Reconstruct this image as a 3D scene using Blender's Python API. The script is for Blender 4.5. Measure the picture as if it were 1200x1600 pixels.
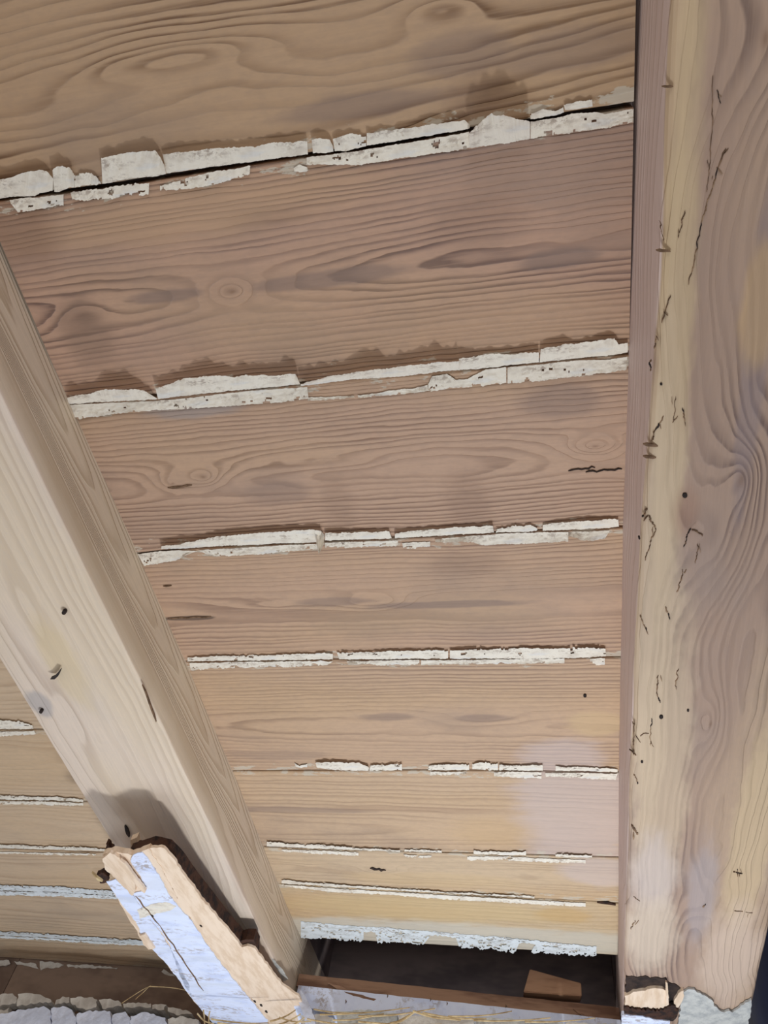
import bpy, bmesh, math, random
from mathutils.geometry import tessellate_polygon
from mathutils import Vector, Matrix, Euler, noise
random.seed(7)
for o in list(bpy.data.objects): bpy.data.objects.remove(o)
scene = bpy.context.scene
COL = scene.collection
R_ = math.radians
S = 0.9                      # height of the plank ceiling above the camera, metres
CAMZ = 1.65
CZ = CAMZ + S                # underside of the planks

# ------------------------------------------------------------------ camera
cd = bpy.data.cameras.new('camera'); cam = bpy.data.objects.new('camera', cd); COL.objects.link(cam)
cam.location = (0, 0, CAMZ)
cam.rotation_euler = (R_(144.549), R_(-7.572), R_(9.258))
cd.sensor_fit = 'VERTICAL'; cd.sensor_height = 36.0; cd.lens = 27.0; cd.clip_start = 0.02
scene.camera = cam

# ------------------------------------------------------------------ light
world = bpy.data.worlds.new('world'); scene.world = world; world.use_nodes = True
bg = world.node_tree.nodes['Background']
bg.inputs['Color'].default_value = (1.0, 0.965, 0.93, 1); bg.inputs['Strength'].default_value = 0.51
def area(name, loc, target, size, power, color, sy=None, shape='SQUARE'):
    l = bpy.data.lights.new(name, 'AREA'); l.energy = power; l.color = color; l.size = size
    l.shape = shape
    if sy: l.shape = 'RECTANGLE'; l.size_y = sy
    o = bpy.data.objects.new(name, l); COL.objects.link(o); o.location = loc
    o.rotation_euler = (Vector(target) - Vector(loc)).to_track_quat('-Z', 'Y').to_euler()
    return o
area('work_lamp', (0.06, 1.55, 1.15), (-0.35, 1.2, 2.5), 0.15, 13.5, (0.90, 0.95, 1.0), shape='DISK')
area('window_daylight', (-0.3, 1.72, 0.70), (-0.2, 0.6, 2.5), 1.3, 12.5, (0.74, 0.86, 1.0), sy=0.7)

area('fill_behind', (0.5, -1.9, 1.5), (-0.2, 1.9, 2.3), 1.2, 25.0, (0.84, 0.90, 1.0), sy=1.4)  # added fill light behind the camera, brightens faces turned towards it
vs = scene.view_settings
vs.view_transform = 'Standard'; vs.look = 'None'; vs.exposure = -0.12; vs.gamma = 1.0; vs.use_curve_mapping = False

# ------------------------------------------------------------------ pixel -> place
MROT = Euler(cam.rotation_euler, 'XYZ').to_matrix()
CAMP = Vector((0, 0, CAMZ))
def ray(u, v): return MROT @ Vector(((u - 600) / 1200, -(v - 800) / 1200, -1.0))
def at(u, v, z=CZ):
    w = ray(u, v); return CAMP + w * ((z - CAMZ) / w.z)
def onp(u, v, P, n):
    w = ray(u, v); return CAMP + w * ((P - CAMP).dot(n) / w.dot(n))
def onY(u, v, Y):
    w = ray(u, v); return CAMP + w * (Y / w.y)
def zh(h): return CAMZ + S * h     # height given as a fraction of the ceiling height over the camera

# ------------------------------------------------------------------ object helpers
def link(name, me, mat=None, parent=None, smooth=False):
    o = bpy.data.objects.new(name, me); COL.objects.link(o)
    if mat: me.materials.append(mat)
    if parent: o.parent = parent
    if smooth:
        for p in me.polygons: p.use_smooth = True
        me.set_sharp_from_angle(angle=R_(14))
    return o
def empty(name, loc=(0, 0, 0)):
    o = bpy.data.objects.new(name, None); COL.objects.link(o); o.location = loc; o.empty_display_size = .05
    return o
def tag(o, label=None, cat=None, group=None, kind=None):
    if label: o['label'] = label
    if cat: o['category'] = cat
    if group: o['group'] = group
    if kind: o['kind'] = kind
    return o
def attach(o, parent):
    o.parent = parent
    o.matrix_parent_inverse = Matrix.Translation(-world_loc(parent))
    return o
def world_loc(o):
    p = Vector(o.location)
    if o.parent:
        p = p + o.matrix_parent_inverse.to_translation() + world_loc(o.parent)
    return p
def mesh(verts, faces):
    me = bpy.data.meshes.new('m'); me.from_pydata([tuple(v) for v in verts], [], faces); me.validate(); me.update()
    bm = bmesh.new(); bm.from_mesh(me); bmesh.ops.recalc_face_normals(bm, faces=bm.faces[:]); bm.to_mesh(me); bm.free()
    return me
def centred(name, me, mat, parent, smooth=False, origin=None):
    """link a mesh given in world coordinates with its origin at its own middle (or at `origin`)"""
    vs_ = [v.co for v in me.vertices]
    if origin is None:
        c = Vector([(min(v[i] for v in vs_) + max(v[i] for v in vs_)) / 2 for i in range(3)])
    else: c = Vector(origin)
    me.transform(Matrix.Translation(-c))
    o = link(name, me, mat, None, smooth); o.location = c
    if parent: attach(o, parent)
    return o

# ------------------------------------------------------------------ procedural materials
def lin(c):
    f = lambda x: x / 12.92 if x <= .04045 else ((x + .055) / 1.055) ** 2.4
    return tuple(f(x / 255) for x in c) + (1.0,)
class G:
    def __init__(s, name):
        s.mat = bpy.data.materials.new(name); s.mat.use_nodes = True
        s.t = s.mat.node_tree; s.n = s.t.nodes; s.l = s.t.links
        s.bsdf = s.n['Principled BSDF']
    def put(s, sock, v):
        if isinstance(v, (int, float)): sock.default_value = v
        elif isinstance(v, tuple): sock.default_value = v
        else: s.l.new(v, sock)
    def m(s, op, a, b=0.0, c=0.0, clamp=False):
        n = s.n.new('ShaderNodeMath'); n.operation = op; n.use_clamp = clamp
        s.put(n.inputs[0], a); s.put(n.inputs[1], b); s.put(n.inputs[2], c)
        return n.outputs[0]
    def add(s, *a):
        r = a[0]
        for x in a[1:]: r = s.m('ADD', r, x)
        return r
    def mul(s, *a):
        r = a[0]
        for x in a[1:]: r = s.m('MULTIPLY', r, x)
        return r
    def sub(s, a, b): return s.m('SUBTRACT', a, b)
    def step(s, x, lo, hi, o0=0.0, o1=1.0):
        n = s.n.new('ShaderNodeMapRange'); n.interpolation_type = 'SMOOTHSTEP'
        s.put(n.inputs[0], x); s.put(n.inputs[1], lo); s.put(n.inputs[2], hi); s.put(n.inputs[3], o0); s.put(n.inputs[4], o1)
        return n.outputs[0]
    def mix(s, f, a, b, mode='MIX'):
        n = s.n.new('ShaderNodeMix'); n.data_type = 'RGBA'; n.blend_type = mode
        s.put(n.inputs[0], f); s.put(n.inputs[6], a); s.put(n.inputs[7], b)
        return n.outputs[2]
    def coord(s):
        c = s.n.new('ShaderNodeTexCoord'); x = s.n.new('ShaderNodeSeparateXYZ'); s.l.new(c.outputs['Object'], x.inputs[0])
        return x.outputs[0], x.outputs[1], x.outputs[2]
    def vec(s, x, y, z):
        n = s.n.new('ShaderNodeCombineXYZ'); s.put(n.inputs[0], x); s.put(n.inputs[1], y); s.put(n.inputs[2], z); return n.outputs[0]
    def noise(s, x, y, z, detail=2.0, rough=.5, dist=0.0):
        n = s.n.new('ShaderNodeTexNoise'); n.inputs['Scale'].default_value = 1.0
        n.inputs['Detail'].default_value = detail; n.inputs['Roughness'].default_value = rough; n.inputs['Distortion'].default_value = dist
        s.l.new(s.vec(x, y, z), n.inputs['Vector']); return n.outputs[0]
    def bump(s, h, dist, strength=1.0):
        n = s.n.new('ShaderNodeBump'); n.inputs['Distance'].default_value = dist; n.inputs['Strength'].default_value = strength
        s.l.new(h, n.inputs['Height']); s.l.new(n.outputs[0], s.bsdf.inputs['Normal'])
    def out(s, col, rough=.7, spec=.25):
        s.put(s.bsdf.inputs['Base Color'], col); s.put(s.bsdf.inputs['Roughness'], rough)
        s.bsdf.inputs['Specular IOR Level'].default_value = spec
        return s.mat

def wood(name, axis='X', light=(186, 150, 116), dark=(134, 104, 84), grey=(136, 118, 106), warm=(196, 162, 120),
         ring=.012, a0=0.0, d0=.05, damp=.05, tilt=0.0, slope=0.0, wob=.03, warp=.010, knots=(), patches=(), contrast=.8,
         seed=0.0, side=None, sboost=1.0, sidev=None, blotch=.35, warmth=.3, edge=None, bumpd=.0012, fine=.10, cross=1.0, hf=1.0):
    g = G(name); X, Y, Z = g.coord()
    L, A = (X, Y) if axis == 'X' else (Y, X)
    D = Z
    n_d = g.noise(g.mul(L, 1.3), seed, 0.3, 1.0); n_a = g.noise(g.mul(L, 2.0), seed + 4.7, 1.3, 1.5)
    dd = g.add(g.mul(g.sub(n_d, .5), damp * 2), g.add(g.mul(L, tilt), d0), D)
    aa = g.sub(g.add(A, g.mul(g.sub(n_a, .5), wob * 2)), g.add(g.mul(L, slope), a0))
    r = g.m('SQRT', g.add(g.mul(aa, aa), g.mul(dd, dd), 1e-6))
    n_w = g.noise(g.mul(L, 4.0), g.mul(A, 13.0), seed + 2.1, 2.0, .55)
    n_f = g.noise(g.mul(L, 22.0), g.mul(A, 75.0), seed + 5.1, 2.0)
    r = g.add(r, g.mul(g.sub(n_w, .5), warp * 2), g.mul(g.sub(n_f, .5), .0035))
    core = 0.0
    for k in knots:
        kx, ky, sx, sy, amp = k[:5]
        du = g.mul(g.sub(L, kx), 1 / sx); dv = g.mul(g.sub(A, ky), 1 / sy)
        d2 = g.add(g.mul(du, du), g.mul(dv, dv))
        # steep in the middle, long tails along the grain
        e = g.m('DIVIDE', amp, g.add(1.0, g.mul(d2, 1.0), g.mul(d2, d2, .35)))
        r = g.add(r, e)
        cr = k[5] if len(k) > 5 else .35
        core = g.m('MAXIMUM', core, g.m('EXPONENT', g.mul(d2, -1.0 / (cr * cr))))
    ph = g.mul(r, 1.0 / ring)
    ph = g.add(ph, g.mul(g.sub(g.noise(g.mul(ph, .45), seed, 9.0, 1.0), .5), 2.2))
    if sidev:
        d1, sp, k = sidev; e = g.add(g.sub(D, d1), g.mul(g.sub(n_a, .5), .02))
        pv = g.add(g.mul(L, 1 / sp), g.mul(e, e, k), g.mul(g.sub(g.noise(g.mul(L, 5.0), g.mul(D, 30.0), seed + 6, 2.0), .5), 1.6))
        ph = g.add(g.mul(ph, g.step(D, .035, .06, 1.0, 0.0)), g.mul(pv, g.step(D, .035, .06)))
    f = g.m('FRACT', ph)
    late = g.mul(g.step(f, .35, .88), g.step(f, .88, 1.0, 1.0, 0.0))
    n_c = g.noise(g.mul(L, 2.2), g.mul(A, 9.0), seed + 7.7, 2.0)
    n_s = g.noise(g.mul(L, 9.0), g.mul(A, 240.0 * hf), g.mul(D, 240.0), 2.0, .6)
    amt = g.mul(late, g.step(n_c, .34, .60, .15, 1.0), g.step(n_s, .25, .62, .52 * contrast, 1.25 * contrast))
    if sboost != 1.0: amt = g.mul(amt, g.step(D, .01, .03, 1.0, sboost))
    col = g.mix(amt, lin(light), lin(dark))
    n_b = g.noise(g.mul(L, 2.6), g.mul(A, 6.0), seed + 3.3, 3.0, .6)
    col = g.mix(g.step(n_b, .50, .72, 0.0, blotch), col, lin(grey))
    n_y = g.noise(g.mul(L, 1.5), g.mul(A, 5.0), seed + 11.3, 2.0, .5)
    col = g.mix(g.step(n_y, .46, .66, 0.0, warmth), col, lin(warm))
    n_k = g.noise(g.mul(L, 11.0), g.mul(A, 30.0), seed + 1.9, 3.0, .65)
    n_m = g.noise(g.mul(L, 60.0), g.mul(A, 130.0), seed, 2.0, .7)
    col = g.mix(g.step(n_m, .35, .75, 0.0, .16), col, lin(grey))
    for p in patches:
        px, py, rx, ry, c, st, soft = p
        du = g.mul(g.sub(L, px), 1 / rx); dv = g.mul(g.sub(A, py), 1 / ry)
        d = g.m('SQRT', g.add(g.mul(du, du), g.mul(dv, dv)))
        d = g.add(d, g.mul(g.sub(n_k, .5), 1.0))
        col = g.mix(g.step(d, 1.0 - soft, 1.0 + soft, st, 0.0), col, lin(c))
    if knots: col = g.mix(g.mul(core, .55), col, lin((118, 88, 66)))
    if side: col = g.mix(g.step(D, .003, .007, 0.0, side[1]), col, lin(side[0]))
    if edge:
        # thin smears of old paint left along the plank's long edges
        hw, st = edge
        e = g.step(g.m('ABSOLUTE', A), hw - .045, hw - .004)
        n_e = g.noise(g.mul(L, 26.0), g.mul(A, 70.0), seed + 8.8, 4.0, .7)
        e = g.step(g.add(n_e, g.mul(e, .30)), .80, .86, 0.0, st)
        col = g.mix(e, col, lin((196, 184, 164)))
    col = g.mix(1.0, col, g.mix(n_s, (1 - fine,) * 3 + (1,), (1 + fine,) * 3 + (1,)), 'MULTIPLY')
    h = g.add(g.mul(late, .6), g.mul(n_s, .25), g.mul(n_b, .3))
    g.bump(h, bumpd, .8)
    return g.out(col, .62, .22)

def paint(name, base=(206, 197, 180), alt=(178, 168, 152), stain=(150, 126, 98), seed=0.0, rough=.65, cool=None, sc=1.0):
    g = G(name); X, Y, Z = g.coord()
    n1 = g.noise(g.mul(X, 30.0 * sc), g.mul(Y, 45.0 * sc), g.add(g.mul(Z, 30 * sc), seed), 4.0, .65)
    n2 = g.noise(g.mul(X, 90.0 * sc), g.mul(Y, 120.0 * sc), g.add(g.mul(Z, 90 * sc), seed + 3), 4.0, .7)
    col = g.mix(g.step(n1, .45, .68), lin(base), lin(alt))
    col = g.mix(g.step(n2, .60, .72, 0.0, .7), col, lin(stain))
    n3 = g.noise(g.mul(X, 11.0 * sc), g.mul(Y, 40.0 * sc), g.add(g.mul(Z, 11 * sc), seed + 7), 3.0, .6)
    n4 = g.noise(g.mul(X, 160.0 * sc), g.mul(Y, 220.0 * sc), g.add(g.mul(Z, 160 * sc), seed + 2), 3.0, .7)
    col = g.mix(g.mul(g.step(n3, .50, .66), g.step(n4, .46, .60), .75), col, lin((156, 138, 122)))
    col = g.mix(g.step(n3, .46, .34, 0.0, .35), col, lin((206, 208, 210)))
    if cool: col = g.mix(g.step(n1, .52, .42, 0.0, .8), col, lin(cool))
    g.bump(g.add(n1, g.mul(n2, .5)), .002, .7)
    return g.out(col, rough, .3)

def plain(name, base, alt, sc=20.0, rough=.8, bumpd=.002, stretch=(1, 1, 1), lo=.4, hi=.65):
    g = G(name); X, Y, Z = g.coord()
    n1 = g.noise(g.mul(X, sc * stretch[0]), g.mul(Y, sc * stretch[1]), g.mul(Z, sc * stretch[2]), 4.0, .65)
    col = g.mix(g.step(n1, lo, hi), lin(base), lin(alt))
    g.bump(n1, bumpd, .8)
    return g.out(col, rough, .2)

M = {}
M['cream'] = paint('old_cream_paint', (232, 222, 204), (212, 200, 182), (164, 140, 112), 1.0)
M['cream_back'] = M['cream']
M['bluewhite'] = paint('old_blue_white_paint', (222, 226, 226), (198, 200, 196), (160, 150, 120), 5.0)
M['white'] = paint('white_board_paint', (222, 228, 246), (206, 214, 238), (190, 186, 190), 9.0, sc=.5)
M['dark_wood'] = plain('dark_attic_wood', (140, 124, 118), (104, 92, 90), 8.0, stretch=(.4, 1, 1))
M['brown_board'] = plain('brown_stained_board', (156, 122, 98), (112, 82, 66), 14.0, stretch=(.25, 2, 2))
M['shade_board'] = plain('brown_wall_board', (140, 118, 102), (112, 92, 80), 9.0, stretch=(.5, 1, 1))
M['pale_wood'] = plain('freshly_split_wood', (232, 208, 182), (216, 188, 158), 14.0, stretch=(5, .8, 3), bumpd=.0007)
M['rot_and_shade'] = plain('rot_and_gap_shade', (70, 46, 34), (34, 26, 24), 60.0)  # used for rotten wood and for the shaded gap beside the broken board
M['black'] = plain('crack_shadow', (62, 48, 40), (38, 30, 27), 40.0)
M['umber'] = plain('worm_track', (128, 100, 76), (90, 68, 50), 60.0)
M['tan'] = plain('old_worm_track', (150, 122, 94), (124, 98, 74), 60.0)
M['plaster'] = plain('old_lime_plaster', (214, 208, 198), (186, 178, 168), 22.0, bumpd=.006)
M['plaster_white'] = plain('white_plaster', (222, 226, 240), (200, 204, 218), 18.0, bumpd=.008)
M['plaster_grey'] = plain('grey_plaster_skin', (196, 194, 186), (168, 168, 164), 40.0, bumpd=.006)
M['reed'] = plain('dry_reed', (206, 182, 138), (160, 132, 92), 30.0)
M['navy'] = plain('dark_navy_surface', (44, 54, 92), (36, 44, 78), 5.0, rough=.6)  # plain even dark blue
M['metal'] = plain('rusty_nail', (56, 48, 44), (34, 30, 30), 80.0, rough=.5)
M['block'] = plain('wedge_wood', (176, 136, 106), (150, 112, 86), 20.0, stretch=(.3, 2, 2))
M['floor'] = plain('pale_bounce_floor', (200, 194, 186), (184, 178, 170), 3.0)  # unseen floor, made pale so it throws light up at the ceiling

# ------------------------------------------------------------------ the plank ceiling
ceiling = tag(empty('ceiling', (0, 0, CZ)), 'old pine plank ceiling with peeling cream paint along the joints', kind='structure')
XL, XR = -.707 * S, .128 * S

def poly_interp(pts, u):
    if u <= pts[0][0]: return pts[0][1]
    for (a, b), (c, d) in zip(pts, pts[1:]):
        if u <= c: return b + (d - b) * (u - a) / (c - a)
    return pts[-1][1]
def joint_from_px(pts):
    return [(at(u, v).x, at(u, v).y) for u, v in pts]
J = [[(-1, -.30 * S), (1, -.30 * S)]]
for px in [[(0, 311), (60, 303), (120, 298), (190, 288), (250, 277), (350, 262), (480, 243), (600, 226), (735, 204), (830, 190), (990, 164)],
           [(105, 632), (300, 615), (470, 601), (560, 591), (700, 579), (800, 570), (900, 558), (980, 552)],
           [(215, 866), (300, 857), (480, 848), (620, 841), (700, 836), (850, 829), (968, 824)],
           [(292, 1034), (500, 1031), (640, 1030), (968, 1027)],
           [(365, 1205), (600, 1204), (700, 1204), (965, 1207)],
           [(417, 1324), (600, 1330), (700, 1333), (963, 1340)],
           [(438, 1381), (600, 1390), (750, 1400), (960, 1411)]]:
    J.append(joint_from_px(px))
J.append([(-1, 2.084 * S), (1, 2.084 * S)])
GAPW = [.004, .0056, .0050, .0040, .0028, .0032, .0042, .0036, .0]
def plank_mesh(x0, x1, near, far, gw0, gw1, th, seed, nx=90, ny=14, sag=.0012):
    """board between two joint lines; underside slightly cupped and uneven, arrises eased"""
    V = []; F = []; b = .0022
    prof = [(0, th), (0, b * 1.2), (.0008, b * .4), (b, 0)]
    rows = None
    for i in range(nx + 1):
        x = x0 + (x1 - x0) * i / nx
        y0 = poly_interp(near, x) + gw0 * (.5 + .28 * noise.noise((x * 9, seed, 1)))
        y1 = poly_interp(far, x) - gw1 * (.5 + .28 * noise.noise((x * 9, seed, 5)))
        y0 += .0007 * noise.noise((x * 60, seed, 3)); y1 += .0007 * noise.noise((x * 60, seed, 8))
        row = []
        for o, h in prof: row.append((x, y0 + o, CZ + h))
        for j in range(1, ny):
            t = j / ny; y = y0 + b + (y1 - y0 - 2 * b) * t
            row.append((x, y, CZ - sag * math.sin(math.pi * t) * .6 + .0007 * noise.noise((x * 5, y * 14, seed))))
        for o, h in reversed(prof): row.append((x, y1 - o, CZ + h))
        rows = len(row); V += row
    for i in range(nx):
        for j in range(rows - 1):
            a = i * rows + j; F.append((a, a + 1, a + rows + 1, a + rows))
        F.append((i * rows + rows - 1, i * rows, (i + 1) * rows, (i + 1) * rows + rows - 1))
    F.append(tuple(range(rows))); F.append(tuple(range(nx * rows, (nx + 1) * rows)))
    return mesh(V, F)

def loc_of(u, v, c): p = at(u, v); return p.x - c[0], p.y - c[1]
def KN(c, u, v, sx, sy, amp, core=.3):
    x, y = loc_of(u, v, c); return (x, y, sx, sy, amp, core)
def PT(c, u, v, rx, ry, col, st, soft=.3):
    x, y = loc_of(u, v, c); return (x, y, rx, ry, col, st, soft)
GR = (128, 108, 98); DK = (120, 92, 76); LIL = (196, 180, 176); YEL = (204, 174, 130); WH = (206, 198, 186)  # LIL: tone of the pale lilac patches
mids = []
for k in range(8):
    ya = sum(p[1] for p in J[k]) / len(J[k]); yb = sum(p[1] for p in J[k + 1]) / len(J[k + 1])
    mids.append(((XL + XR) / 2, (ya + yb) / 2, CZ, (yb - ya) / 2))
def c_(k): return mids[k]
plank_spec = [
 dict(ring=.0140, a0=-.06, d0=.012, damp=.03, wob=.04, warp=.020, contrast=.95, light=(182, 150, 118), dark=(116, 86, 62), seed=1.0,
      knots=[KN(c_(0), 330, 75, .13, .022, .030, .01), KN(c_(0), 150, 105, .16, .02, .022, .01), KN(c_(0), 690, 12, .05, .016, .03, .01)],
      patches=[PT(c_(0), 560, 165, .09, .012, GR, .5), PT(c_(0), 720, 85, .05, .02, GR, .45), PT(c_(0), 900, 75, .07, .02, GR, .4), PT(c_(0), 745, 165, .03, .03, DK, .4, .6)]),
 dict(ring=.0070, a0=.0, d0=.02, damp=.02, wob=.015, warp=.008, contrast=1.0, light=(184, 148, 124), dark=(120, 94, 82), seed=2.4,
      knots=[KN(c_(1), 362, 455, .028, .014, .022, .22), KN(c_(1), 362, 455, .12, .032, .022, .01), KN(c_(1), 130, 490, .05, .016, .018, .02)],
      patches=[PT(c_(1), 520, 434, .10, .010, GR, .6), PT(c_(1), 265, 462, .05, .008, GR, .6), PT(c_(1), 135, 520, .035, .045, (136, 110, 92), .5, .5), PT(c_(1), 420, 340, .05, .012, DK, .25, .5), PT(c_(1), 740, 345, .05, .03, DK, .25, .6), PT(c_(1), 870, 405, .04, .012, GR, .6),
               PT(c_(1), 300, 330, .2, .03, (192, 156, 120), .5, .5), PT(c_(1), 30, 350, .04, .05, (140, 108, 84), .5, .5)]),
 dict(ring=.0066, a0=.01, d0=.03, damp=.02, wob=.015, warp=.009, contrast=.9, light=(188, 154, 128), dark=(138, 108, 88), seed=3.9,
      knots=[KN(c_(2), 318, 745, .022, .013, .018, .2), KN(c_(2), 305, 745, .08, .030, .022, .01), KN(c_(2), 930, 697, .030, .014, .020, .15), KN(c_(2), 920, 697, .10, .032, .022, .01), KN(c_(2), 505, 725, .09, .012, .012, .01), KN(c_(2), 270, 755, .03, .015, .014, .1)],
      patches=[PT(c_(2), 300, 640, .07, .015, (150, 142, 138), .55), PT(c_(2), 730, 785, .03, .05, DK, .28, .6), PT(c_(2), 530, 790, .02, .06, (140, 112, 92), .3, .6), PT(c_(2), 880, 625, .05, .025, GR, .45), PT(c_(2), 430, 770, .05, .02, GR, .35)]),
 dict(ring=.0080, a0=.01, d0=.03, damp=.02, wob=.012, warp=.008, contrast=.75, light=(190, 156, 128), dark=(142, 112, 92), seed=5.2,
      knots=[KN(c_(3), 588, 940, .06, .018, .024, .02), KN(c_(3), 440, 945, .10, .012, .012, .01)],
      patches=[PT(c_(3), 700, 944, .13, .007, GR, .6), PT(c_(3), 520, 940, .06, .009, GR, .5), PT(c_(3), 295, 965, .05, .006, (96, 78, 66), .8, .15), PT(c_(3), 730, 880, .06, .02, DK, .25, .5)]),
 dict(ring=.0080, a0=.02, d0=.05, damp=.03, wob=.015, warp=.009, contrast=.75, light=(192, 160, 130), dark=(146, 118, 96), seed=6.6,
      knots=[KN(c_(4), 760, 1122, .07, .016, .016, .02)],
      patches=[PT(c_(4), 610, 1120, .05, .010, GR, .5), PT(c_(4), 755, 1122, .05, .010, GR, .5), PT(c_(4), 880, 1195, .075, .070, LIL, .48, .3), PT(c_(4), 430, 1180, .10, .015, GR, .3), PT(c_(4), 930, 1130, .05, .03, YEL, .5)]),
 dict(ring=.013, a0=.06, d0=.04, damp=.03, wob=.015, warp=.010, contrast=.5, light=(196, 166, 134), dark=(152, 124, 98), seed=8.1,
      patches=[PT(c_(5), 460, 1265, .16, .010, GR, .45), PT(c_(5), 905, 1262, .115, .25, LIL, .52, .3), PT(c_(5), 770, 1300, .08, .05, (196, 162, 118), .4, .5), PT(c_(5), 660, 1265, .2, .008, (160, 130, 104), .4)]),
 dict(ring=.010, a0=.0, d0=.04, damp=.03, wob=.02, warp=.012, contrast=.45, light=(200, 174, 142), dark=(158, 132, 106), seed=9.5, warmth=.5,
      knots=[KN(c_(6), 590, 1358, .035, .014, .020, .25)],
      patches=[PT(c_(6), 935, 1362, .075, .05, LIL, .5, .3), PT(c_(6), 680, 1375, .18, .03, YEL, .4)]),
 dict(ring=.012, a0=.05, d0=.06, damp=.03, wob=.02, warp=.01, contrast=.35, light=(200, 174, 138), dark=(164, 136, 100), seed=10.7, warmth=.6,
      patches=[PT(c_(7), 650, 1420, .3, .05, (204, 176, 128), .5), PT(c_(7), 700, 1462, .6, .06, (206, 206, 196), .5, .3), PT(c_(7), 880, 1430, .06, .03, (196, 158, 100), .5)]),
]
plank_lab = ['topmost plank with broad wavy cathedral grain', 'plank with one round knot left of centre',
             'plank with knots near both ends', 'plank with a small oval eye in the grain', 'plank with straight dark grain lines',
             'plank crossed by a pale lilac patch at its right end', 'narrow plank with a small dark split knot',
             'last plank before the dark opening, its far edge whitish']
planks = []
for k in range(8):
    c = mids[k]
    sp = dict(plank_spec[k]); mat = wood('pine_plank_%d' % k, edge=(c[3], .8), **sp)
    o = centred('plank', plank_mesh(XL - .001, XR + .0005, J[k], J[k + 1], GAPW[k], GAPW[k + 1], .026, k * 3.1), mat, ceiling, True, (c[0], c[1], CZ))
    o['label'] = plank_lab[k]; planks.append(o)

# one more plank overhead, behind the photograph's upper edge
y0, y1 = -.64 * S, -.30 * S
centred('plank', plank_mesh(XL - .001, XR + .0005, [(-9, y0), (9, y0)], [(-9, y1), (9, y1)], .004, .004, .026, 77.0),
        wood('pine_plank_overhead', seed=15.0, edge=((y1 - y0) / 2, .8)), ceiling, True, ((XL + XR) / 2, (y0 + y1) / 2, CZ))
# planks of the bay left of the left beam
LJ = [.16, .50, .86, 1.222, 1.486, 1.704, 1.915, 2.185, 2.325]
XLL, XLR = -2.6 * S, -.953 * S
lplanks = []
for k in range(len(LJ) - 1):
    y0, y1 = LJ[k] * S, LJ[k + 1] * S
    mat = wood('pine_plank_side_%d' % k, ring=.012, a0=random.uniform(-.05, .05), d0=.05, damp=.04, contrast=.45, light=(200, 174, 144), dark=(164, 134, 106),
               grey=(150, 134, 120) if k < 7 else (126, 120, 112), seed=20 + k * 1.7, edge=((y1 - y0) / 2, .5), blotch=.35 if k < 7 else .7)
    o = centred('plank', plank_mesh(XLL, XLR, [(-9, y0), (9, y0 + .0)], [(-9, y1), (9, y1)], .004, .004, .026, 40 + k), mat, ceiling, True,
                ((XLL + XLR) / 2, (y0 + y1) / 2, CZ))
    lplanks.append(o)

def box(name, x0, x1, y0, y1, z0, z1, mat, parent=None, bev=0.0):
    bm = bmesh.new()
    bmesh.ops.create_cube(bm, size=1)
    bmesh.ops.scale(bm, vec=(x1 - x0, y1 - y0, z1 - z0), verts=bm.verts)
    if bev: bmesh.ops.bevel(bm, geom=bm.edges[:], offset=bev, segments=2, affect='EDGES')
    me = bpy.data.meshes.new('m'); bm.to_mesh(me); bm.free()
    o = link(name, me, mat); o.location = ((x0 + x1) / 2, (y0 + y1) / 2, (z0 + z1) / 2)
    if parent: attach(o, parent)
    return o
# dark subfloor above the planks: closes the joints and the hollow over the wall
box('backing_board', -2.65 * S, 1.3 * S, -.9 * S, 2.7 * S, CZ + .30, CZ + .33, M['dark_wood'], ceiling)
box('backing_board', -2.65 * S, 1.3 * S, -.9 * S, 2.06 * S, CZ + .032, CZ + .05, M['dark_wood'], ceiling)

# ------------------------------------------------------------------ peeling paint
def rough_line(pts, n, amp, seed):
    out = []
    us = [p[0] for p in pts]
    # arc-length resample
    seg = [0]
    for (a, b), (c, d) in zip(pts, pts[1:]): seg.append(seg[-1] + math.hypot(c - a, d - b))
    for i in range(n + 1):
        s = seg[-1] * i / n
        for j in range(len(pts) - 1):
            if s <= seg[j + 1] + 1e-6:
                t = (s - seg[j]) / max(1e-6, seg[j + 1] - seg[j]); break
        u = pts[j][0] + (pts[j + 1][0] - pts[j][0]) * t; v = pts[j][1] + (pts[j + 1][1] - pts[j][1]) * t
        q = noise.noise((u * .23, v * .23, seed)) * .7 + noise.noise((u * .07, v * .07, seed + 9)) * .8 + noise.noise((u * .6, v * .6, seed + 5)) * .6 + abs(noise.noise((u * .14, 3, seed + 2))) * .8
        out.append((u, v + q * amp))
    return out
fseed = [0.0]
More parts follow.
